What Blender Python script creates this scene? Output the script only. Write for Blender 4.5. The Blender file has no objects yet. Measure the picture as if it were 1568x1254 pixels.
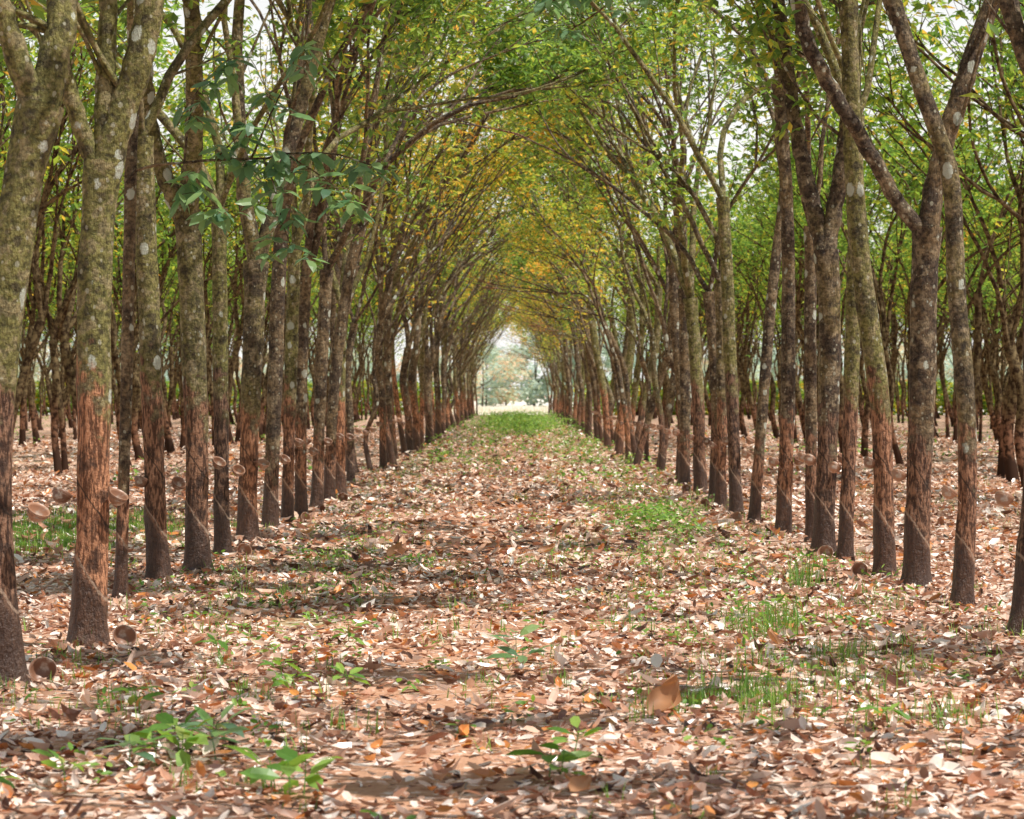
import bpy, math, random
import numpy as np
from mathutils import Vector
sc=bpy.context.scene
sc.view_settings.view_transform='Standard'
sc.view_settings.look='None'
sc.view_settings.exposure=0
SX,SY=.50,-.22     # horizontal components of the sun direction (z = 1)

# ------------------------------------------------------------------ mesh helpers
class Acc:
    def __init__(s): s.V=[];s.n=0;s.F=[]
    def add(s,V,faces,mat=0,smooth=True):
        V=np.asarray(V,dtype=np.float64).reshape(-1,3)
        for f in faces:
            f=np.asarray(f,dtype=np.int64)
            if len(f): s.F.append((f+s.n,mat,smooth))
        s.V.append(V); s.n+=len(V)
    def mesh(s,name,mats):
        V=np.concatenate(s.V)
        me=bpy.data.meshes.new(name)
        me.vertices.add(len(V)); me.vertices.foreach_set('co',V.astype(np.float32).ravel())
        li=np.concatenate([f.ravel() for f,_,_ in s.F])
        tot=np.concatenate([np.full(len(f),f.shape[1]) for f,_,_ in s.F])
        mi=np.concatenate([np.full(len(f),m) for f,m,_ in s.F])
        sm=np.concatenate([np.full(len(f),q) for f,_,q in s.F])
        st=np.concatenate([[0],np.cumsum(tot)[:-1]])
        me.loops.add(len(li)); me.loops.foreach_set('vertex_index',li.astype(np.int32))
        me.polygons.add(len(tot)); me.polygons.foreach_set('loop_start',st.astype(np.int32))
        me.polygons.foreach_set('loop_total',tot.astype(np.int32))
        me.polygons.foreach_set('material_index',mi.astype(np.int32))
        me.polygons.foreach_set('use_smooth',sm.astype(bool))
        for m in mats: me.materials.append(m)
        me.update(calc_edges=True); me.validate()
        return me
def obj(name,me,loc=(0,0,0),rot=(0,0,0),scale=(1,1,1)):
    o=bpy.data.objects.new(name,me); o.location=loc; o.rotation_euler=rot; o.scale=scale
    sc.collection.objects.link(o); return o

def tube(acc,pts,rad,k=8,mat=0,rfun=None):
    P=np.asarray(pts,float); R=np.asarray(rad,float); n=len(P)
    T=np.gradient(P,axis=0); T/=np.linalg.norm(T,axis=1)[:,None]+1e-9
    ref=np.array([1.,0,0]) if abs(T.mean(0)[0])<.8 else np.array([0,1.,0])
    B=np.cross(T,ref); B/=np.linalg.norm(B,axis=1)[:,None]+1e-9
    N=np.cross(B,T)
    th=np.arange(k)*2*np.pi/k
    rr=R[:,None]*np.ones(k)[None]
    if rfun is not None: rr=rr*rfun(P[:,2][:,None],th[None])
    V=P[:,None]+rr[...,None]*(np.cos(th)[None,:,None]*N[:,None]+np.sin(th)[None,:,None]*B[:,None])
    i=np.arange(n-1)[:,None]*k; j=np.arange(k)[None]; j2=(j+1)%k
    F=np.stack([i+j,i+j2,i+k+j2,i+k+j],-1).reshape(-1,4)
    acc.add(V.reshape(-1,3),[F],mat,True)

def catmull(C,R,step):
    C=np.asarray(C,float); n=len(C)
    E=np.vstack([2*C[0]-C[1],C,2*C[-1]-C[-2]])
    out=[];ro=[]
    for i in range(n-1):
        p0,p1,p2,p3=E[i:i+4]; m=max(2,int(np.linalg.norm(p2-p1)/step))
        t=np.linspace(0,1,m,endpoint=False)[:,None]
        out.append(.5*((2*p1)+(-p0+p2)*t+(2*p0-5*p1+4*p2-p3)*t**2+(-p0+3*p1-3*p2+p3)*t**3))
        ro.append(R[i]+(R[i+1]-R[i])*t[:,0])
    out.append(C[-1:]); ro.append([R[-1]])
    return np.concatenate(out),np.concatenate(ro)

LEAF4=(np.array([[0,0,0],[.5,-.5,.12],[1,0,-.06],[.5,.5,.12]]),[np.array([[0,1,2],[0,2,3]])])
LEAF8=(np.array([[0,0,0],[.35,0,.0],[.75,0,-.02],[1,0,-.1],[.3,-.42,.1],[.7,-.4,.07],[.7,.4,.07],[.3,.42,.1]]),
       [np.array([[0,4,1],[0,1,7],[2,5,3],[2,3,6]]),np.array([[1,4,5,2],[1,2,6,7]])])
def leaves(acc,P,yaw,pitch,roll,L,W,mat=1,tpl=LEAF4,curl=None):
    T,Fs=tpl; n=len(P); k=len(T)
    x=T[None,:,0]*L[:,None]; y=T[None,:,1]*W[:,None]; z=T[None,:,2]*W[:,None]*1.0
    if curl is not None: z=z+curl[:,None]*L[:,None]*(T[None,:,0]-.5)**2*2+np.abs(T[None,:,1])*W[:,None]*curl[:,None]
    cr,sr=np.cos(roll)[:,None],np.sin(roll)[:,None]
    y,z=y*cr-z*sr,y*sr+z*cr
    cp,sp=np.cos(pitch)[:,None],np.sin(pitch)[:,None]
    x,z=x*cp-z*sp,x*sp+z*cp
    cy,sy=np.cos(yaw)[:,None],np.sin(yaw)[:,None]
    x,y=x*cy-y*sy,x*sy+y*cy
    V=np.stack([x,y,z],-1)+P[:,None]
    off=(np.arange(n)*k)[:,None,None]
    acc.add(V.reshape(-1,3),[(f[None]+off).reshape(-1,f.shape[1]) for f in Fs],mat,False)

def pnoise(x,y,s,seed=0):
    r=np.random.default_rng(seed+100); v=0
    for o in range(6):
        a=r.uniform(0,2*np.pi); f=s*r.uniform(.5,2.2); ph=r.uniform(0,6.28,2)
        v=v+np.sin((x*np.cos(a)+y*np.sin(a))*f+ph[0]+1.5*np.sin((y*np.cos(a)-x*np.sin(a))*f*.7+ph[1]))
    return v/6

# ------------------------------------------------------------------ materials
def newmat(name):
    m=bpy.data.materials.new(name); m.use_nodes=True; nt=m.node_tree; nt.nodes.clear()
    return m,nt
class NB:
    def __init__(s,nt): s.nt=nt
    def n(s,t,**kw):
        nd=s.nt.nodes.new(t)
        for k,v in kw.items(): setattr(nd,k,v)
        return nd
    def l(s,a,b): s.nt.links.new(a,b)
    def math(s,op,a,b=None,clamp=False):
        nd=s.n('ShaderNodeMath',operation=op,use_clamp=clamp)
        for i,v in enumerate((a,b)):
            if v is None: continue
            if isinstance(v,(int,float)): nd.inputs[i].default_value=v
            else: s.l(v,nd.inputs[i])
        return nd.outputs[0]
    def ss(s,v,a,b):
        nd=s.n('ShaderNodeMapRange',interpolation_type='SMOOTHSTEP')
        s.l(v,nd.inputs[0]); nd.inputs[1].default_value=a; nd.inputs[2].default_value=b
        return nd.outputs[0]
    def mix(s,f,a,b):
        nd=s.n('ShaderNodeMix',data_type='RGBA')
        for sock,v in ((nd.inputs[0],f),(nd.inputs[6],a),(nd.inputs[7],b)):
            if isinstance(v,tuple): sock.default_value=(*v,1)
            elif isinstance(v,(int,float)): sock.default_value=v
            else: s.l(v,sock)
        return nd.outputs[2]
    def noise(s,vec,scale,detail=4,rough=.6):
        nd=s.n('ShaderNodeTexNoise'); nd.inputs['Scale'].default_value=scale
        nd.inputs['Detail'].default_value=detail; nd.inputs['Roughness'].default_value=rough
        if vec is not None: s.l(vec,nd.inputs['Vector'])
        return nd.outputs[0]
    def ramp(s,v,stops,interp='LINEAR'):
        nd=s.n('ShaderNodeValToRGB'); r=nd.color_ramp; r.interpolation=interp
        while len(r.elements)<len(stops): r.elements.new(.5)
        for e,(p,c) in zip(r.elements,stops): e.position=p; e.color=(*c,1)
        s.l(v,nd.inputs[0]); return nd.outputs[0]

def bark_mat(name,cheap=False):
    m,nt=newmat(name); b=NB(nt)
    tc=b.n('ShaderNodeTexCoord'); oi=b.n('ShaderNodeObjectInfo')
    add=b.n('ShaderNodeVectorMath',operation='ADD'); comb=b.n('ShaderNodeCombineXYZ')
    rz=b.math('MULTIPLY',oi.outputs['Random'],37.)
    b.l(rz,comb.inputs[0]); b.l(rz,comb.inputs[1])
    b.l(tc.outputs['Object'],add.inputs[0]); b.l(comb.outputs[0],add.inputs[1]); vec=add.outputs[0]
    sep=b.n('ShaderNodeSeparateXYZ'); b.l(tc.outputs['Object'],sep.inputs[0])
    o=b.n('ShaderNodeOutputMaterial')
    if cheap:
        n=b.noise(vec,9,3,.7)
        col=b.mix(b.ss(n,.38,.66),(.04,.025,.016),(.20,.15,.08))
        low=b.ss(b.math('ADD',sep.outputs[2],b.math('MULTIPLY',n,.8)),2.0,1.4)
        col=b.mix(low,col,b.mix(b.ss(n,.38,.62),(.035,.02,.014),(.24,.125,.078)))
        col=b.mix(b.ss(sep.outputs[2],.55,.4),col,(.05,.028,.02))
        d=b.n('ShaderNodeBsdfDiffuse'); b.l(col,d.inputs[0]); b.l(d.outputs[0],o.inputs[0]); return m
    mp=b.n('ShaderNodeMapping'); mp.inputs['Scale'].default_value=(1,1,.22); b.l(vec,mp.inputs[0])
    n1=b.noise(vec,2.4,3); n2=b.noise(vec,28,4,.7); n3=b.noise(mp.outputs[0],45,3,.7); n4=b.noise(vec,8,3,.6)
    up=b.mix(b.ss(n1,.42,.60),(.060,.034,.020),(.23,.15,.07))
    grn=b.ss(b.math('ADD',oi.outputs['Random'],b.math('MULTIPLY',n1,.6)),.8,1.15)
    up=b.mix(b.math('MULTIPLY',grn,.85),up,(.25,.25,.055))
    up=b.mix(b.ss(n4,.50,.60),up,b.mix(.5,up,(.46,.36,.22)))  # paler tan patches: sunlit look painted into the bark colour
    up=b.mix(b.ss(n4,.48,.34),up,b.mix(.75,up,(.022,.013,.008)))
    up=b.mix(b.ss(n2,.38,.62),b.mix(.65,up,(.012,.008,.005)),b.mix(.15,up,(.42,.32,.21)))
    def spots(scale,rad,thr,z):
        mq=b.n('ShaderNodeMapping'); mq.inputs['Scale'].default_value=(1,1,z); b.l(vec,mq.inputs[0])
        v=b.n('ShaderNodeTexVoronoi'); v.inputs['Scale'].default_value=scale; b.l(mq.outputs[0],v.inputs['Vector'])
        sp=b.n('ShaderNodeSeparateColor'); b.l(v.outputs['Color'],sp.inputs[0])
        rr=b.math('MULTIPLY',sp.outputs[1],rad)
        d=b.math('SUBTRACT',b.math('ADD',v.outputs['Distance'],b.math('MULTIPLY',b.math('SUBTRACT',n2,.5),.4)),rr)
        return b.math('MULTIPLY',b.ss(d,.04,-.04),b.math('GREATER_THAN',sp.outputs[0],thr))
    s1=spots(7.5,.40,.66,.75); s2=spots(24,.40,.62,.8)
    up=b.mix(b.math('MULTIPLY',s2,.65),up,(.46,.45,.34))
    up=b.mix(b.math('MULTIPLY',s1,.85),up,(.55,.59,.50))
    slant=b.math('ADD',sep.outputs[2],b.math('ADD',b.math('MULTIPLY',sep.outputs[0],1.5),b.math('MULTIPLY',b.math('SUBTRACT',n1,.5),.7)))
    slc=b.math('ADD',sep.outputs[2],b.math('ADD',b.math('MULTIPLY',sep.outputs[0],1.5),b.math('MULTIPLY',b.math('SUBTRACT',n4,.5),.08)))
    top=b.math('ADD',.85,b.math('MULTIPLY',oi.outputs['Random'],1.0))
    pm=b.ss(b.math('ADD',b.math('SUBTRACT',slant,top),b.math('MULTIPLY',b.math('SUBTRACT',n4,.5),1.4)),.18,-.18)
    fr=b.n('ShaderNodeMath',operation='FRACT'); b.l(b.math('MULTIPLY',oi.outputs['Random'],7.3),fr.inputs[0])
    f2=b.math('POWER',fr.outputs[0],1.2)
    pc=b.mix(f2,(.13,.062,.038),(.64,.26,.12))
    pc=b.mix(b.ss(n3,.43,.58),b.mix(.75,pc,(.02,.011,.008)),b.mix(.25,pc,(.62,.40,.26)))
    pc=b.mix(b.ss(n4,.50,.62),pc,b.mix(.7,pc,(.04,.022,.016)))
    ln=b.math('MULTIPLY',b.ss(b.math('ABSOLUTE',b.math('SUBTRACT',slc,.52)),.02,.005),.7)
    pc=b.mix(ln,pc,(.46,.33,.24))
    ln2=b.math('MULTIPLY',b.ss(b.math('ABSOLUTE',b.math('SUBTRACT',slc,1.02)),.016,.004),.8)
    pc=b.mix(ln2,pc,(.03,.018,.012))
    lowm=b.ss(slc,.53,.44)
    pc=b.mix(b.math('MULTIPLY',lowm,.85),pc,b.mix(n2,(.018,.011,.009),(.12,.065,.045)))
    col=b.mix(pm,up,pc)
    bs=b.n('ShaderNodeBsdfPrincipled'); b.l(col,bs.inputs['Base Color'])
    rg=b.math('SUBTRACT',.8,b.math('MULTIPLY',lowm,.4)); b.l(rg,bs.inputs['Roughness'])
    bs.inputs['Specular IOR Level'].default_value=.4
    h=b.math('ADD',b.math('MULTIPLY',n2,.6),b.math('MULTIPLY',n3,.8))
    bp=b.n('ShaderNodeBump'); bp.inputs['Strength'].default_value=.9; bp.inputs['Distance'].default_value=.035
    b.l(h,bp.inputs['Height']); b.l(bp.outputs[0],bs.inputs['Normal'])
    b.l(bs.outputs[0],o.inputs[0]); return m

def leaf_mat(name,stops,trans=.45,rough=.45,tmul=(1.3,1.35,.6),objr=.15,spec=.5,cheap=False):
    m,nt=newmat(name); b=NB(nt)
    g=b.n('ShaderNodeNewGeometry'); oi=b.n('ShaderNodeObjectInfo')
    v=g.outputs['Random Per Island']
    if objr: v=b.math('ADD',b.math('MULTIPLY',v,1-objr),b.math('MULTIPLY',oi.outputs['Random'],objr))
    c=b.ramp(v,stops)
    if cheap:
        bs=b.n('ShaderNodeBsdfDiffuse'); b.l(c,bs.inputs[0])
    else:
        bs=b.n('ShaderNodeBsdfPrincipled'); b.l(c,bs.inputs['Base Color']); bs.inputs['Roughness'].default_value=rough
        bs.inputs['Specular IOR Level'].default_value=spec
    o=b.n('ShaderNodeOutputMaterial')
    if trans>0:
        tr=b.n('ShaderNodeBsdfTranslucent')
        mm=b.n('ShaderNodeMix',data_type='RGBA',blend_type='MULTIPLY'); mm.inputs[0].default_value=1
        b.l(c,mm.inputs[6]); mm.inputs[7].default_value=(*tmul,1); b.l(mm.outputs[2],tr.inputs[0])
        mx=b.n('ShaderNodeMixShader'); mx.inputs[0].default_value=trans
        b.l(bs.outputs[0],mx.inputs[1]); b.l(tr.outputs[0],mx.inputs[2]); b.l(mx.outputs[0],o.inputs[0])
    else: b.l(bs.outputs[0],o.inputs[0])
    return m

M_bark=bark_mat('rubber_bark'); M_bark2=bark_mat('rubber_bark_plain',True)
ST=[(0,(.09,.16,.04)),(.24,(.18,.29,.06)),(.42,(.34,.46,.08)),(.56,(.60,.57,.10)),(.74,(.82,.52,.10)),(1,(.80,.34,.10))]
SG=[(0,(.08,.15,.05)),(.35,(.15,.28,.07)),(.62,(.27,.42,.08)),(.80,(.44,.54,.10)),(.91,(.70,.55,.10)),(1,(.74,.36,.08))]
M_leaf=leaf_mat('rubber_leaf_wintering',ST,trans=.55,tmul=(1.4,1.42,.9),objr=.35)
M_leafG=leaf_mat('rubber_leaf_green',SG,trans=.55,tmul=(1.45,1.42,.9),objr=.2)
M_leafI=leaf_mat('rubber_leaf_plain',SG,trans=.55,tmul=(1.45,1.42,.9),objr=.25,cheap=True)
M_leaf_near=leaf_mat('rubber_leaf_young',[(0,(.11,.22,.14)),(.5,(.20,.35,.19)),(.85,(.28,.43,.17)),(1,(.48,.38,.12))],trans=.5,rough=.35,tmul=(1.15,1.25,.9))
M_litter=leaf_mat('dry_leaf_litter',[(0,(.06,.026,.017)),(.12,(.21,.085,.048)),(.25,(.46,.205,.115)),(.38,(.68,.41,.28)),(.60,(.86,.67,.55)),(.87,(.93,.84,.76)),(.93,(.70,.28,.07)),(1,(.44,.15,.04))],trans=0,rough=.30,objr=0,spec=.7)
M_weed=leaf_mat('weed_leaf',[(0,(.08,.19,.03)),(.5,(.18,.36,.07)),(.9,(.34,.52,.12)),(1,(.46,.42,.14))],trans=.4,rough=.4)
M_straw=leaf_mat('dry_grass_blade',[(0,(.80,.71,.56)),(.6,(.90,.85,.74)),(1,(.68,.70,.50))],trans=.3,tmul=(1,.9,.7),cheap=True)
M_far_haze=leaf_mat('distant_foliage_haze',[(0,(.48,.60,.54)),(.45,(.60,.70,.60)),(.62,(.68,.72,.52)),(.78,(.80,.60,.42)),(1,(.84,.56,.38))],trans=.5,objr=.5,cheap=True,tmul=(1.1,1.1,1.1))  # raised pale albedo paints distance haze into the foliage colour

def ground_mat(name,kind):
    m,nt=newmat(name); b=NB(nt); tc=b.n('ShaderNodeTexCoord'); vec=tc.outputs['Object']
    n2=b.noise(vec,9,4,.7)
    soil=b.mix(n2,(.34,.15,.08),(.74,.46,.31))
    if kind=='field': col=b.mix(n2,(.76,.68,.54),(.89,.85,.74))
    else:
        v=b.n('ShaderNodeTexVoronoi'); v.inputs['Scale'].default_value=17; b.l(vec,v.inputs['Vector'])
        sp=b.n('ShaderNodeSeparateColor'); b.l(v.outputs['Color'],sp.inputs[0])
        lit=b.ramp(sp.outputs[0],[(0,(.07,.03,.02)),(.22,(.32,.15,.09)),(.40,(.60,.37,.26)),(.65,(.80,.61,.50)),(1,(.88,.77,.68))])
        col=b.mix(b.ss(n2,.42,.58) if kind=='ground' else b.ss(n2,.52,.60),soil,lit)
        if kind=='ground': col=b.mix(b.math('MULTIPLY',b.ss(b.noise(vec,.35,3),.58,.72),.45),col,(.18,.26,.08))
    bs=b.n('ShaderNodeBsdfDiffuse'); b.l(col,bs.inputs[0])
    bp=b.n('ShaderNodeBump'); bp.inputs['Strength'].default_value=.8; bp.inputs['Distance'].default_value=.03
    b.l(n2,bp.inputs['Height']); b.l(bp.outputs[0],bs.inputs['Normal'])
    o=b.n('ShaderNodeOutputMaterial'); b.l(bs.outputs[0],o.inputs[0]); return m

# ------------------------------------------------------------------ ground, path, field
a=Acc(); a.add([[-1500,-1500,0],[1500,-1500,0],[1500,2500,0],[-1500,2500,0]],[[[0,1,2,3]]],0,False)
obj('ground',a.mesh('ground',[ground_mat('litter_ground','ground')]))
a=Acc(); ys=np.linspace(-12,204,440)
xl=-1.05-.25*np.sin(ys*.35)-.22*np.sin(ys*1.3+1)-.1*np.sin(ys*4.1); xr=.35+.2*np.sin(ys*.29+2)+.25*np.sin(ys*1.1)+.1*np.sin(ys*3.7)
V=np.stack([np.stack([xl,ys,np.full_like(ys,.004)],-1),np.stack([xr,ys,np.full_like(ys,.004)],-1)],1).reshape(-1,3)
i=np.arange(len(ys)-1)*2
a.add(V,[np.stack([i,i+1,i+3,i+2],-1)],0,False)
obj('dirt_path',a.mesh('dirt_path',[ground_mat('red_earth','path')]))
a=Acc(); a.add([[-300,206,.004],[300,206,.004],[300,900,.004],[-300,900,.004]],[[[0,1,2,3]]],0,False)
obj('dry_grass_field',a.mesh('field',[ground_mat('dry_field','field')]))

# ------------------------------------------------------------------ litter
def litter(name,x0,x1,y0,y1,dens,sz,seed):
    r=np.random.default_rng(seed); n=int((x1-x0)*(y1-y0)*dens)
    x=r.uniform(x0,x1,n); y=r.uniform(y0,y1,n)
    pathd=np.exp(-((x+.4)/.5)**2)
    keep=r.uniform(0,1,n)<(.30+.70*(pnoise(x,y,2.2,seed=3)>-.35*1))*(1-.5*pathd*(pnoise(x,y,.9,5)>-.0))
    x=x[keep];y=y[keep];n=len(x)
    P=np.stack([x,y,r.uniform(.008,.042,n)*sz/.09],-1)
    A=Acc()
    L=r.lognormal(math.log(sz),.3,n).clip(.03,.2); W=L*r.uniform(.34,.55,n)
    leaves(A,P,r.uniform(0,6.28,n),r.normal(0,.3,n),r.normal(0,.44,n),L,W,0,LEAF8,curl=r.normal(.15,.42,n))
    return obj(name,A.mesh(name,[M_litter]))
litter('leaf_litter',-7,7,6.5,26,300,.075,11)
litter('leaf_litter',-11,11,26,60,95,.105,12)
litter('leaf_litter',-18,18,60,130,10,.18,13)

# ------------------------------------------------------------------ trees
def trunk_rfun(rs,tap=True):
    ph=rs.uniform(0,6.28,6); a=rs.uniform(.015,.035,3)
    def f(z,th):
        w=1+a[0]*np.sin(2*th+ph[0]+z*1.2)+a[1]*np.sin(3*th+ph[1]-z*2.3)+a[2]*np.sin(5*th+z*5+ph[2])+.02*np.sin(z*9+ph[3])+.012*np.sin(7*th+z*23+ph[5])
        w=w*(1+.38*np.exp(-np.maximum(z,0)/.09)*(1+.35*np.sin(4*th+ph[4])))
        if tap:
            s=z+.18*np.cos(th)
            w=w*(1-.085/(1+np.exp(-(s-.52)/.012))+.085/(1+np.exp(-(s-1.5)/.05)))
        return w
    return f
def grow(A,rs,p,d,r,L,level,bias,LP,maxl=3):
    n=max(3,int(L/.32)); st=L/n; P=[p]; D=[]
    bend=rs.normal(0,.05,3)
    for i in range(n):
        d=d+rs.normal(0,.105,3)+bend+np.array([bias*.024,0,.065]); d/=np.linalg.norm(d)
        p=p+d*st; P.append(p); D.append(d)
    re=r*(.66 if level<maxl else .35)
    tube(A,P,np.linspace(r,re,n+1),[8,7,5,4,3][min(level,4)],0)
    def child(p,d,rr,LL,lev,sp):
        az=rs.uniform(0,6.28); q=np.array([math.cos(az),math.sin(az)*.9,0])*sp
        nd=d+q+np.array([bias*.06,0,.0]); nd/=np.linalg.norm(nd)
        grow(A,rs,p,nd,rr,LL,lev,bias,LP,maxl)
    if level<maxl:
        k=2 if rs.random()<.55 else 3
        az0=rs.uniform(0,6.28)
        for c in range(k):
            az=az0+c*6.28/k+rs.normal(0,.3); s=rs.uniform(.18,.40)
            nd=d+np.array([math.cos(az)*s+bias*.07,math.sin(az)*s,0]); nd/=np.linalg.norm(nd)
            grow(A,rs,p,nd,re*rs.uniform(.72,.92),L*rs.uniform(.68,.95),level+1,bias,LP,maxl)
        for s in range(rs.integers(1,4)):
            i=rs.integers(1,n); child(P[i],D[i-1],max(.009,r*.28),rs.uniform(.7,1.6),max(level+1,maxl),rs.uniform(.5,1.0))
    if level>=maxl:
        for q in P[1:]: LP.append(q)
        LP.append(P[-1])
fr_=np.random.default_rng(99)
FT=[(fr_.uniform(.5,1.9)*fr_.choice([-1,1]),fr_.uniform(1.0,3.4),fr_.uniform(0,6.28)) for _ in range(7)]
def openfield(u,v):  # leaf gap pattern, shaped along the sun direction to let sun patches through
    q=0
    for a,b_,c in FT: q=q+np.sin(u*a+v*b_+c+.8*np.sin(v*a*.6-u*b_*.25))
    return q/1.85+.25*np.sin(u*4.1+v*2.)*np.sin(v*6.3-u*1.7)
def canopy(A,rs,LP,per,size,sig=.22,mat=1,gap=.0,org=(0,0),bias=0):
    LP=np.asarray(LP)
    LP=np.repeat(LP,per,axis=0); n=len(LP)
    z0=4.6 if bias==0 else 3.6
    zf=np.clip((LP[:,2]-z0)/2.6,0.06,1)
    if bias: zf=zf*np.where((LP[:,0]*bias>1.1),np.clip((LP[:,2]-5.6)/1.6,.0,1),1)
    LP=LP[rs.random(n)<zf]; n=len(LP)
    LP=LP+rs.normal(0,sig,(n,3))
    u=LP[:,0]+org[0]-SX*LP[:,2]; v=LP[:,1]+org[1]-SY*LP[:,2]
    t=gap
    if org!=(0,0): t=gap+.6*np.clip((20-v)/5,0,1)
    LP=LP[openfield(u,v)+rs.normal(0,.07,n)>t]; n=len(LP)
    az=rs.uniform(0,6.28,n); pt=rs.normal(-.35,.35,n)
    for o in (-.95,0,.95):
        leaves(A,LP,az+o+rs.normal(0,.12,n),pt+rs.normal(0,.15,n),rs.normal(0,.4,n),rs.uniform(.75,1.2,n)*size,rs.uniform(.38,.46,n)*size,mat,LEAF4)
def P3(pts,amp=.0):
    return [[x,amp*z*.3,z] for x,z in pts]
def auto_fork(A,rs,p,r,bias,LP,k=None,L0=2.7):
    q=rs.random(); k=k or (2 if q<.4 else 3 if q<.85 else 4); az0=rs.uniform(0,6.28)
    for c in range(k):
        az=az0+c*6.28/k+rs.normal(0,.3); s=rs.uniform(.15,.42)
        d=np.array([math.cos(az)*s+bias*.16,math.sin(az)*s,1.]); d/=np.linalg.norm(d)
        grow(A,rs,np.array(p)-d*.05,d,r*rs.uniform(.45,.78),L0*rs.uniform(.75,1.25),1,bias,LP)
def make_tree(seed,trunk,rb,rt,limbs=None,bias=0,per=5,size=.145,near=False,extra=None,tap=True,sig=.22,gap=0.,mats=None,org=(0,0)):
    rs=np.random.default_rng(seed); A=Acc(); LP=[]
    amp=rs.normal(0,.06)
    C=P3(trunk,amp=amp); C[0][2]=-.06
    hs=np.array([c[2] for c in C]); R=list(rb+(rt-rb)*np.clip(hs/hs[-1],0,1))
    P,Rr=catmull(C,R,.045 if near else .16)
    f=trunk_rfun(rs,tap)
    zt=trunk[-1][1]
    Rr=Rr*(1+.18*np.exp(-((P[:,2]-zt)/.22)**2))
    tube(A,P,Rr,28 if near else 10,0,f)
    top=P[-1]
    if limbs:
        for lp,r in limbs:
            ly=rs.normal(0,.35)
            C=[[x,top[1]+ly*(z-zt)*.5,z] for x,z in lp]; C[0]=list(top-np.array([0,0,.1]))
            Q,Qr=catmull(C,[r*1.18]+[r]*(len(C)-2)+[r*.85],.08)
            Q[1:-1]+=rs.normal(0,.006,(len(Q)-2,3))
            tube(A,Q,Qr,14,0)
            d=Q[-1]-Q[-4]; d/=np.linalg.norm(d)
            grow(A,rs,Q[-1],d,r*.84,1.9,1,bias,LP)
            for t in range(3):
                i=rs.integers(len(Q)//3,len(Q)-1)
                dd=d+rs.normal(0,.5,3); dd/=np.linalg.norm(dd)
                grow(A,rs,Q[i],dd,r*.25,1.8,3,bias,LP)
    else: auto_fork(A,rs,top,rt,bias,LP)
    if extra: extra(A,rs)
    canopy(A,rs,LP,per,size,sig,gap=gap,org=org,bias=bias)
    return A.mesh('rubber_tree_mesh',mats or [M_bark,M_leafG,M_leaf_near])

def whorl(A,rs,p,n,L,mat=2):
    az=np.arange(n)*6.28/n+rs.normal(0,.25,n)
    leaves(A,np.repeat([p],n,0)+rs.normal(0,.015,(n,3)),az,rs.normal(-.5,.3,n),rs.normal(0,.35,n),rs.uniform(.75,1.15,n)*L,rs.uniform(.38,.47,n)*L,mat,LEAF8,curl=rs.normal(0,.15,n))
def bough(A,rs,pts,r,spacing=.16,L=.19,start=.35,n=5):
    C=[list(q) for q in pts]; Q,Qr=catmull(C,list(np.linspace(r,r*.35,len(C))),.06)
    Q=Q+np.cumsum(rs.normal(0,.004,Q.shape),0)
    tube(A,Q,Qr,6,0)
    ln=len(Q)
    for i in range(int(ln*start),ln,max(1,int(spacing/.06))):
        for rep in range(2):
            dd=rs.normal(0,1,3); dd[2]=abs(dd[2])*.2-.25; dd/=np.linalg.norm(dd)
            e=Q[i]+dd*rs.uniform(.08,.22); tube(A,[Q[i],(Q[i]+e)/2+[0,0,.01],e],[.004,.003,.003],4,0)
            whorl(A,rs,e,3 if rs.random()<.5 else n,L)
    whorl(A,rs,Q[-1],6,L)
def ex_left(A,rs):
    bough(A,rs,[(.05,0,3.4),(.14,-.05,3.52),(.51,-.2,3.56),(1.15,-.25,3.60),(1.69,-.2,3.65),(2.22,-.1,3.52)],.017,.22,.2,.45)
    bough(A,rs,[(.55,-.2,3.57),(.62,-.3,3.95),(.72,-.3,4.22),(.92,-.3,4.42)],.010,.15,.2,.4)
    bough(A,rs,[(1.1,-.25,3.6),(1.3,-.4,4.0),(1.55,-.4,4.5)],.010,.18,.2,.45)
    bough(A,rs,[(1.2,-.25,3.6),(1.32,-.4,3.35),(1.38,-.4,3.1),(1.45,-.4,2.86)],.009,.12,.2,.1)
    bough(A,rs,[(.5,-.2,3.56),(.66,-.4,3.38),(.78,-.5,3.12)],.008,.13,.2,.35)
    bough(A,rs,[(1.4,-.2,3.62),(1.72,-.3,3.42),(1.92,-.3,3.2)],.008,.14,.2,.3)
    bough(A,rs,[(.8,-.2,3.58),(1.0,-.4,3.75),(1.1,-.5,3.85)],.008,.12,.2,.2)
def ex_right(A,rs):
    bough(A,rs,[(-.34,0,5.2),(-1.2,.3,5.75),(-2.1,.5,5.6),(-2.9,.6,5.15)],.02,.3,.2,.55)
    bough(A,rs,[(-2.1,.5,5.6),(-2.5,.4,5.5),(-3.1,.4,5.35)],.01,.16,.2,.4)

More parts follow.
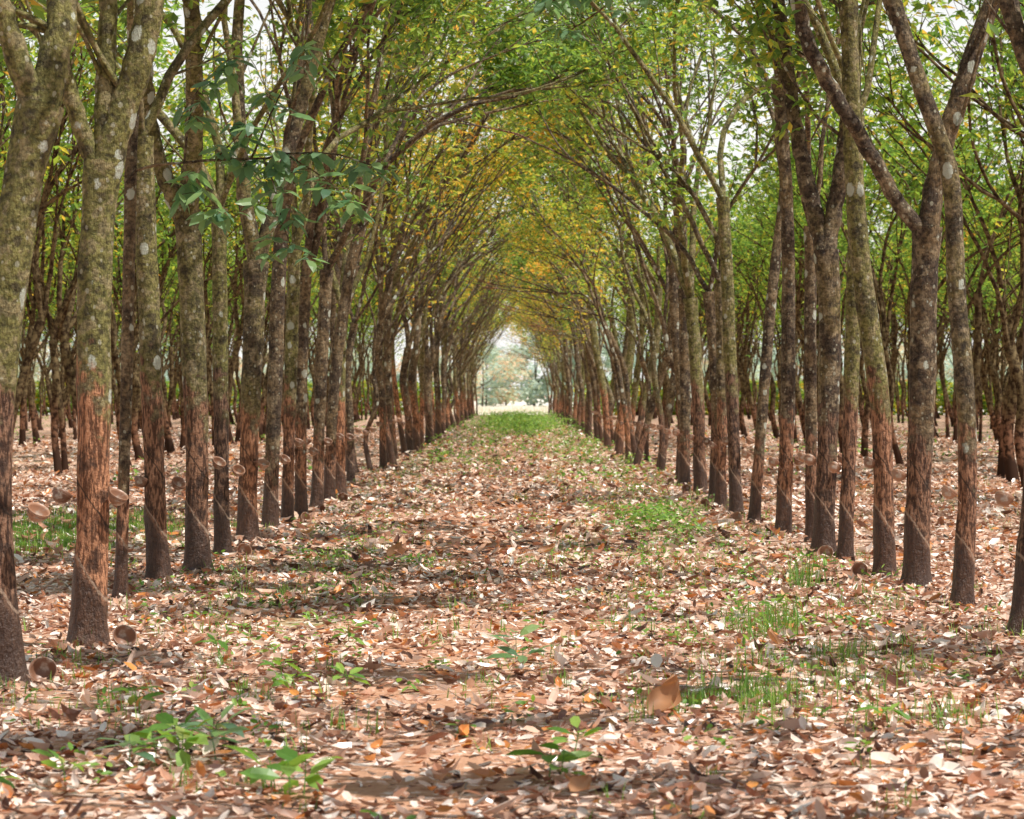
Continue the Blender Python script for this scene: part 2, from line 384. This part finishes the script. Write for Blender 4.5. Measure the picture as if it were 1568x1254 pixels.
H=[ # x, y, trunk, rb, rt, limbs, extra
(-2.96,15.3,[(0,0),(-.08,1.13),(-.04,2.0),(.08,2.86),(.2,3.4)],.115,.115,[([(.2,3.4),(.30,3.9),(.40,4.5)],.09),([(.2,3.4),(.0,3.9),(-.1,4.6)],.07)],None),
(-2.83,17.4,[(0,0),(.03,1.0),(.035,2.15),(.065,3.0),(.09,3.25)],.125,.108,[([(.09,3.25),(.22,3.6),(.35,4.0),(.47,4.7)],.10),([(.09,3.25),(-.06,3.5),(-.16,3.85),(-.22,4.5)],.06),([(.09,3.25),(.1,3.7),(.12,4.5)],.07)],None),
(-3.21,21.4,[(0,0),(.05,2.2),(.08,3.8),(.16,4.9)],.055,.045,None,ex_left),
(-3.18,23.5,[(0,0),(-.06,1.7),(-.12,3.4),(-.15,4.0)],.104,.095,None,None),
(-2.97,24.7,[(0,0),(-.03,1.7),(-.09,3.2),(-.12,3.4)],.115,.115,[([(-.12,3.4),(-.38,3.95),(-.47,4.7),(-.42,5.7)],.08),([(-.12,3.4),(.0,4.2),(.05,5.7)],.085)],None),
(-2.98,26.9,[(0,0),(-.02,1.7),(-.03,3.6)],.085,.075,None,None),
(-3.0,29.6,[(0,0),(.03,1.5),(.1,3.2)],.115,.122,[([(.1,3.2),(-.05,4.2),(-.1,5.6)],.08),([(.1,3.2),(.4,4.2),(.8,5.7)],.075)],None),
(-3.0,32.4,[(0,0),(.05,1.7),(.12,3.4),(.2,4.3)],.10,.085,None,None),
(-2.92,33.9,[(0,0),(.04,1.7),(.1,3.6)],.085,.08,None,None),
(-2.9,35.9,[(0,0),(.0,1.7),(.05,3.3)],.09,.085,None,None),
(-2.86,38.2,[(0,0),(.06,1.7),(.15,3.5)],.095,.085,None,None),
(-2.85,40.6,[(0,0),(.08,1.7),(.3,3.4),(.5,4.3)],.095,.08,None,None),
(-2.85,43.1,[(0,0),(.0,1.7),(.05,3.1)],.105,.095,None,None),
(3.60,18.4,[(0,0),(.1,1.2),(.10,2.5),(.13,3.8)],.105,.09,None,None),
(3.57,20.7,[(0,0),(.05,1.2),(-.03,2.5),(-.07,3.37),(-.18,3.78),(-.31,4.14),(-.56,4.9)],.086,.062,None,None),
(3.53,22.8,[(0,0),(.04,1.43),(.07,2.57),(.1,3.15)],.115,.115,[([(.1,3.2),(-.14,3.35),(-.54,4.0),(-.94,4.7),(-1.12,5.4)],.066),([(.1,3.2),(.2,3.7),(.43,4.45),(.72,5.3)],.085)],None),
(3.43,24.0,[(0,0),(-.04,1.5),(-.2,2.7),(-.28,3.6),(-.34,5.3)],.105,.078,None,ex_right),
(3.37,26.4,[(0,0),(.08,2.8),(.1,4.5)],.082,.068,None,None),
(3.26,27.3,[(0,0),(.07,2.4),(.03,3.2)],.115,.115,[([(.03,3.2),(-.24,4.4),(-.42,5.9)],.08),([(.03,3.2),(.27,4.6),(.3,5.9)],.08)],None),
(3.43,29.8,[(0,0),(-.03,1.8),(-.03,3.6)],.075,.068,None,None),
(3.2,30.8,[(0,0),(.05,1.7),(.05,3.6),(-.06,5.4)],.095,.07,None,None),
(3.15,34.0,[(0,0),(.12,1.6),(.25,3.1),(.42,4.4)],.078,.068,None,None),
(3.1,36.0,[(0,0),(-.07,1.7),(-.14,3.4),(-.2,4.4)],.095,.08,None,None),
(3.05,38.2,[(0,0),(.02,1.7),(.0,3.3)],.085,.08,None,None),
(3.2,41.2,[(0,0),(.02,1.7),(-.1,3.3)],.095,.085,None,None),
(3.18,44.0,[(0,0),(-.05,1.7),(-.16,3.3)],.115,.105,None,None),
(3.12,47.3,[(0,0),(.02,1.7),(.0,3.6)],.11,.095,None,None),
]
R=np.random.default_rng(5)
for i,(x,y,tr,rb,rt,lm,ex) in enumerate(H):
    me=make_tree(200+i,tr,rb,rt,lm,bias=(1 if x<0 else -1),near=True,extra=ex,per=16,gap=.2,org=(x,y),size=.15)
    obj('rubber_tree',me,(x,y,0))
for side in (-1,1):
    y=4.
    while y<(13.5 if side<0 else 16.5):
        h=R.uniform(3,4); x=-3.1 if side<0 else 3.6
        obj('rubber_tree',make_tree(int(800+y*7+side),[(0,0),(R.normal(0,.04),h*.5),(-side*.1,h)],.11,.1,bias=-side,per=14,gap=.2,org=(x,y),size=.15),(x,y,0))
        y+=2.7

def variant(seed,bias,inner=False,gap=.0,leaf=None):
    rs=np.random.default_rng(seed); h=rs.uniform(2.3,4.4); l=rs.normal(0,.22); r=rs.uniform(.058,.115)
    if inner: h=rs.uniform(2.0,3.6)
    return make_tree(seed+1000,[(0,0),(l*.4+rs.normal(0,.06),h*.35),(l+rs.normal(0,.09),h*.7),(l*1.4+bias*.12,h)],r,r*.92,bias=bias,per=15 if not inner else 9,size=.155 if not inner else .2,sig=.24 if not inner else .33,gap=gap,mats=[M_bark2,M_leafI] if inner else [M_bark,leaf or M_leaf])
VPs={-1:[variant(300+i,1,gap=.25,leaf=(M_leafG if i%3==0 else M_leaf)) for i in range(8)],1:[variant(330+i,-1,gap=.25,leaf=(M_leafG if i%3==0 else M_leaf)) for i in range(8)]}
VI=[variant(400+i,0,True,gap=.15) for i in range(7)]
VS=[variant(450+i,0,True,gap=.75) for i in range(3)]
for side,ystart in ((-1,45.7),(1,50)):
    y=ystart
    while y<203:
        s=R.uniform(.88,1.14); x=(-2.95 if side<0 else 3.15)+R.normal(0,.18)
        obj('rubber_tree',VPs[side][R.integers(8)],(x,y,0),(R.normal(0,.03),R.normal(0,.045),R.normal(0,.3)),(s,s,s*R.uniform(.92,1.08)))
        y+=2.5+R.normal(0,.45)
for side in (-1,1):
    for k in range(1,8):
        X=side*(3.05+6.3*k); y=-2+R.uniform(0,2)
        while y<203:
            if abs(X)<.235*y+12:
                s=R.uniform(.88,1.12)
                me=VI[R.integers(7)] if not (side>0 and k<3 and y<44) else VS[R.integers(3)]
                obj('rubber_tree',me,(X+R.normal(0,.3),y,0),(R.normal(0,.035),R.normal(0,.04),R.normal(0,.5)),(s,s,s))
            y+=2.6+R.normal(0,.3)

# ------------------------------------------------------------------ cups
mc,nt=newmat('glazed_cup'); b=NB(nt); oi=b.n('ShaderNodeObjectInfo'); tc=b.n('ShaderNodeTexCoord')
c=b.mix(oi.outputs['Random'],(.16,.075,.045),(.44,.24,.15)); c=b.mix(b.ss(b.noise(tc.outputs['Object'],18,4),.5,.7),c,(.50,.42,.35))
bs=b.n('ShaderNodeBsdfPrincipled'); b.l(c,bs.inputs['Base Color']); bs.inputs['Roughness'].default_value=.4
o=b.n('ShaderNodeOutputMaterial'); b.l(bs.outputs[0],o.inputs[0])
prof=[(0.001,0),(.03,0),(.045,.01),(.062,.035),(.074,.07),(.079,.088),(.075,.09),(.069,.07),(.056,.036),(.04,.016),(.001,.012)]
def lathe(A,prof,k=24,sc_=1):
    th=np.arange(k)*2*np.pi/k; pr=np.array(prof)*sc_
    V=np.stack([pr[:,0][:,None]*np.cos(th),pr[:,0][:,None]*np.sin(th),pr[:,1][:,None]*np.ones(k)],-1).reshape(-1,3)
    n=len(pr); i=np.arange(n-1)[:,None]*k; j=np.arange(k)[None]; j2=(j+1)%k
    A.add(V,[np.stack([i+j,i+j2,i+k+j2,i+k+j],-1).reshape(-1,4)],0,True)
A=Acc(); lathe(A,prof,24,.88)
th=np.linspace(0,2*np.pi,25); tube(A,np.stack([.066*np.cos(th),.066*np.sin(th),np.full(25,.053)],-1),np.full(25,.0025),5,0)
tube(A,[(-.066,0,.053),(-.09,.0,.045),(-.13,0,.03)],[.0025]*3,5,0)
CW=A.mesh('cup_wire',[mc])
A=Acc(); lathe(A,prof,28,1.05); CG=A.mesh('cup_plain',[mc])
for i,(x,y,tr,rb,rt,lm,ex) in enumerate(H):
    if rb<.07: continue
    s=1 if x<0 else -1
    h=R.uniform(.9,1.08)
    obj('latex_cup',CW,(x+s*(rb+.06),y-.07+R.normal(0,.03),h-.06),(R.normal(.35,.15),s*R.uniform(.3,.7),0 if s>0 else math.pi))
    if R.random()<.45: obj('latex_cup',CW,(x-s*(rb+.06),y-.07,h-.05),(.35,-s*R.uniform(.2,.5),math.pi if s>0 else 0))
    if R.random()<.45 or i in(0,1): obj('latex_cup',CG,(x+s*(rb+.12),y-.12,.05),(R.uniform(.9,1.25),0,s*R.uniform(.1,.8)))
for side in(-1,1):
    for y in np.arange(46,95,2.5):
        obj('latex_cup',CW,(side*2.87,y,R.uniform(.85,1.0)),(.2,-side*.3,0 if side<0 else math.pi))

# ------------------------------------------------------------------ undergrowth
def blades(A,P,h,w,rs,mat=0,spread=.5):
    n=len(P); az=rs.uniform(0,6.28,n); ti=np.abs(rs.normal(0,spread,n)); d=np.stack([np.cos(az)*np.sin(ti),np.sin(az)*np.sin(ti),np.cos(ti)],-1)
    s=np.stack([-np.sin(az),np.cos(az),0*az],-1)*w[:,None]/2
    mid=P+d*h[:,None]*.55; tip=P+d*h[:,None]; tip[:,2]-=h*.25*np.sin(ti); tip[:,:2]+=d[:,:2]*h[:,None]*.2
    V=np.stack([P-s,P+s,mid+s*.8,mid-s*.8,tip],1); off=(np.arange(n)*5)[:,None,None]
    A.add(V.reshape(-1,3),[(np.array([[0,1,2,3]])[None]+off).reshape(-1,4),(np.array([[3,2,4]])[None]+off).reshape(-1,3)],mat,False)
def tufts(centres,nb,h,rad,rs,A,mat=0,w=.007,spread=.5):
    C=np.repeat(np.asarray(centres,float),nb,0); n=len(C)
    P=np.stack([C[:,0]+rs.normal(0,rad,n),C[:,1]+rs.normal(0,rad,n),np.zeros(n)],-1)
    blades(A,P,rs.uniform(.4,1.1,n)*h,rs.uniform(.6,1.4,n)*w,rs,mat,spread)
def weeds(centres,nl,h,rad,rs,A,L=.06,mat=0):
    C=np.repeat(np.asarray(centres,float),nl,0); n=len(C)
    P=np.stack([C[:,0]+rs.normal(0,rad,n),C[:,1]+rs.normal(0,rad,n),rs.uniform(.01,1,n)*h],-1)
    leaves(A,P,rs.uniform(0,6.28,n),rs.normal(0,.45,n),rs.normal(0,.4,n),rs.uniform(.6,1.3,n)*L,rs.uniform(.4,.6,n)*L,mat,LEAF8)
rs=np.random.default_rng(77)
def scatter(n,xf,y0,y1,pw=1.):
    y=y0+(y1-y0)*rs.random(n)**pw; return np.stack([xf(n,y),y],-1)
A=Acc()
cl=scatter(380,lambda n,y:rs.normal(2.0,.8,n),13,95,1.3); tufts(cl,15,.18,.07,rs,A)
cl=scatter(260,lambda n,y:rs.normal(-2.0,.7,n),13,95,1.3); tufts(cl,13,.16,.07,rs,A)
cl=scatter(160,lambda n,y:rs.uniform(-3,3,n),9.5,26,1.); tufts(cl,10,.13,.04,rs,A)
cl=np.stack([rs.normal(1.15,.35,45),rs.normal(14.3,.45,45)],-1); tufts(cl,18,.14,.06,rs,A)
cl=np.stack([rs.normal(1.75,.2,18),rs.normal(18.5,.5,18)],-1); tufts(cl,14,.28,.06,rs,A)
cl=np.stack([rs.normal(2.45,.08,5),rs.normal(22.5,.2,5)],-1); tufts(cl,16,.4,.04,rs,A)
cl=np.stack([rs.normal(-5.6,.9,380),rs.normal(31,2.6,380)],-1); tufts(cl,28,.15,.11,rs,A,w=.01)
cl=np.stack([rs.normal(7.5,2.0,120),rs.normal(38,8,120)],-1); tufts(cl,18,.15,.12,rs,A)
obj('grass',A.mesh('grass',[M_weed]))
A=Acc()
cl=scatter(240,lambda n,y:rs.normal(1.9,.8,n),17,100,1.2); weeds(cl,16,.14,.10,rs,A,.06)
cl=scatter(140,lambda n,y:rs.normal(-1.9,.7,n),17,100,1.2); weeds(cl,14,.12,.09,rs,A,.06)
cl=scatter(130,lambda n,y:rs.uniform(-3,3,n),9.5,30); weeds(cl,9,.08,.05,rs,A,.06)
cl=np.stack([rs.normal(1.75,.3,22),rs.normal(33,1.5,22)],-1); weeds(cl,26,.25,.13,rs,A,.09)
cl=np.stack([rs.normal(-1.0,.18,9),rs.normal(25.5,.3,9)],-1); weeds(cl,16,.09,.08,rs,A,.06)
cl=np.stack([rs.normal(0.4,1.0,320),rs.uniform(98,165,320)],-1); weeds(cl,22,.6,.28,rs,A,.14)
cl=scatter(260,lambda n,y:rs.uniform(-3.,3.,n),60,190); weeds(cl,16,.28,.2,rs,A,.12)
cl=scatter(350,lambda n,y:rs.uniform(-35,35,n),45,190); weeds(cl,18,.25,.3,rs,A,.13)
obj('undergrowth',A.mesh('undergrowth',[M_weed]))
A=Acc()
xx=np.concatenate([rs.uniform(-52,-5.5,900),rs.uniform(5.5,52,900)]); cl=np.stack([xx,rs.uniform(200,204,1800)],-1); weeds(cl,26,2.6,.8,rs,A,.4)
obj('shrub_screen',A.mesh('shrub_screen',[M_leafI]))  # added shrub mass, darkens the bright field band behind the side rows
def seedling(x,y,h,L,n,seed,mat=M_weed):
    r=np.random.default_rng(seed); A=Acc(); e=np.array([r.normal(0,.02),r.normal(0,.02),h])
    tube(A,[(0,0,-.01),e*.5+[.004,0,0],e],[.004,.003,.002],5,0)
    for k in range(n):
        t=r.uniform(.45,1); p=e*t; az=k*2.4+r.normal(0,.3)
        q=p+np.array([math.cos(az),math.sin(az),.35])*.03; tube(A,[p,q],[.002,.0015],4,0)
        leaves(A,np.array([q]),np.array([az]),np.array([r.normal(.1,.35)]),np.array([r.normal(0,.3)]),np.array([L*r.uniform(.7,1.2)]),np.array([L*r.uniform(.38,.5)]),0,LEAF8,curl=np.array([r.normal(-.1,.1)]))
    obj('seedling',A.mesh('seedling',[mat]),(x,y,0))
seedling(.06,16.2,.12,.18,6,1,M_leaf_near); seedling(.02,16.4,.20,.17,5,2,M_leaf_near)
for k,(x,y) in enumerate([(-1.62,11.9),(-1.72,11.7),(-1.55,12.1),(-1.42,12.3),(-1.50,11.8),(-1.36,12.0)]): seedling(x,y,.16,.17,7,10+k,M_leaf_near if k%2 else M_weed)
for k,(x,y) in enumerate([(-.93,10.9),(-.88,11.0),(-1.0,11.05),(.16,11.4),(.2,11.3)]): seedling(x,y,.16,.17,5,20+k)
for k,(x,y) in enumerate([(-1.2,14.5),(-1.85,16.5),(-1.35,15.2),(-1.1,17.5),(.28,12.1),(-2.0,13.9),(-.93,14.7),(1.9,13.2),(2.0,19.8),(2.9,24.3),(1.3,24.5),(-2.2,10.9),(-1.9,11.1)]): seedling(x,y,.14,.12,8,40+k)
mb=leaf_mat('large_dry_leaf',[(0,(.50,.25,.12)),(1,(.60,.33,.17))],trans=.3,rough=.5,tmul=(1,.7,.4),objr=0)
def bigleaf(x,y,L,rot,seed):
    r=np.random.default_rng(seed); A=Acc(); nu,nv=14,9; u=np.linspace(0,1,nu)[:,None]; v=np.linspace(-1,1,nv)[None]
    w=.42*L*np.sin(np.pi*u**.8)**.8+.004; a=v*1.1
    X=u*L*np.ones_like(v)+.01*np.sin(5*v+6*u); Y=w*np.sin(a)*.9; Z=w*(1-np.cos(a))*.9+.03*np.sin(u*7)*L*3*.4+.35*L*(u-.3)**2*1.6
    V=np.stack([X,Y,Z],-1).reshape(-1,3); i=np.arange(nu-1)[:,None]*nv; j=np.arange(nv-1)[None]
    A.add(V,[np.stack([i+j,i+j+1,i+nv+j+1,i+nv+j],-1).reshape(-1,4)],0,True)
    obj('large_dry_leaf',A.mesh('big',[mb]),(x,y,.03),rot)
bigleaf(.72,13.5,.22,(.5,-.65,.5),1); bigleaf(.80,13.7,.19,(.9,-1.2,1.2),2)
bigleaf(-1.25,26.5,.2,(.3,-.6,.5),3); bigleaf(1.75,17.2,.18,(.6,-.4,2.),4); bigleaf(.25,10.9,.13,(.4,-.2,1.),5); bigleaf(.28,27,.2,(.2,-.3,.4),6)
A=Acc()
for k in range(300):
    x,y=rs.uniform(-6,6),10+30*rs.random()**1.4; az=rs.uniform(0,6.28); L=rs.uniform(.12,.7); t=np.linspace(0,1,5)
    z=.03+rs.uniform(0,.15)*t*L
    P=np.stack([x+np.cos(az)*t*L+np.cumsum(rs.normal(0,.01,5)),y+np.sin(az)*t*L+np.cumsum(rs.normal(0,.01,5)),z],-1)
    tube(A,P,np.linspace(.006,.002,5)*rs.uniform(.6,1.4),5,0)
mt,nt=newmat('twig'); b=NB(nt); bs=b.n('ShaderNodeBsdfPrincipled'); tc=b.n('ShaderNodeTexCoord')
b.l(b.mix(b.noise(tc.outputs['Object'],6),(.12,.07,.045),(.42,.30,.22)),bs.inputs['Base Color']); o=b.n('ShaderNodeOutputMaterial'); b.l(bs.outputs[0],o.inputs[0])
obj('fallen_twigs',A.mesh('twigs',[mt]))
A=Acc(); cl=np.stack([rs.uniform(-22,22,1000),rs.uniform(206,262,1000)],-1); tufts(cl,14,.6,.35,rs,A,w=.05,spread=.9)
obj('dry_grass',A.mesh('drygrass',[M_straw]))
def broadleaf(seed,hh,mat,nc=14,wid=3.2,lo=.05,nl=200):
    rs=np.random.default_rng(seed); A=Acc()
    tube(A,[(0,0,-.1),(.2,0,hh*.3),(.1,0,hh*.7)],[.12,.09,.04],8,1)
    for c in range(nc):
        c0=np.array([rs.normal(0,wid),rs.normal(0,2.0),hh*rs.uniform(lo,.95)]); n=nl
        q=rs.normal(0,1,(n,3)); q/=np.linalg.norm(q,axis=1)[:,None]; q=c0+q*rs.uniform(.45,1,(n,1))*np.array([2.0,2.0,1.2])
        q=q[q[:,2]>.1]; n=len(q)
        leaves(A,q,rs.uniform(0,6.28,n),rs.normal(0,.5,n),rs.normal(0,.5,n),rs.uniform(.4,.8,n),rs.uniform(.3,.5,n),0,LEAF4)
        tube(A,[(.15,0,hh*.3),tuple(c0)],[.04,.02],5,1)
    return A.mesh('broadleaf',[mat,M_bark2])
BL=[broadleaf(600+i,h,M_far_haze,10) for i,h in enumerate((6,8,9,7,10))]
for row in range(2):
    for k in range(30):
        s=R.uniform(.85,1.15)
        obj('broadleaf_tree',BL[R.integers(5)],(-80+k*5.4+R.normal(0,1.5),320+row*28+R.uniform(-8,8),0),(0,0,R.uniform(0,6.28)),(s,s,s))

# ------------------------------------------------------------------ light, camera
sd=Vector((SX,SY,1.0)).normalized()
el=math.asin(sd.z); az=math.atan2(sd.x,sd.y)
w=bpy.data.worlds.new('World'); sc.world=w; w.use_nodes=True; nt=w.node_tree
bg=nt.nodes['Background']; sk=nt.nodes.new('ShaderNodeTexSky'); sk.sky_type='NISHITA'; sk.sun_disc=False
sk.sun_elevation=el; sk.sun_rotation=az; sk.dust_density=1; sk.air_density=1.
b=NB(nt); tc=b.n('ShaderNodeTexCoord'); sp=b.n('ShaderNodeSeparateXYZ'); b.l(tc.outputs['Generated'],sp.inputs[0])
cf=b.math('ADD',.12,b.math('MULTIPLY',b.ss(b.noise(tc.outputs['Generated'],3.5,5),.4,.65),.2))
cf=b.math('MAXIMUM',cf,b.math('MULTIPLY',b.ss(sp.outputs[2],.30,.10),.95))
b.l(b.mix(cf,sk.outputs[0],(11.,10.9,10.5)),bg.inputs[0]); bg.inputs[1].default_value=.10
L=bpy.data.lights.new('sun','SUN'); L.energy=5; L.angle=math.radians(.4); L.color=(1,.95,.88)
lo=bpy.data.objects.new('sun',L); lo.rotation_euler=sd.to_track_quat('Z','Y').to_euler(); sc.collection.objects.link(lo)
cam=bpy.data.cameras.new('camera'); co=bpy.data.objects.new('camera',cam); sc.collection.objects.link(co)
cam.lens=91.8; cam.sensor_width=36; cam.clip_end=5000
co.location=(0,0,1.7); co.rotation_euler=(math.radians(90-.36),0,0)
cam.dof.use_dof=True; cam.dof.focus_distance=22; cam.dof.aperture_fstop=5.6
sc.camera=co
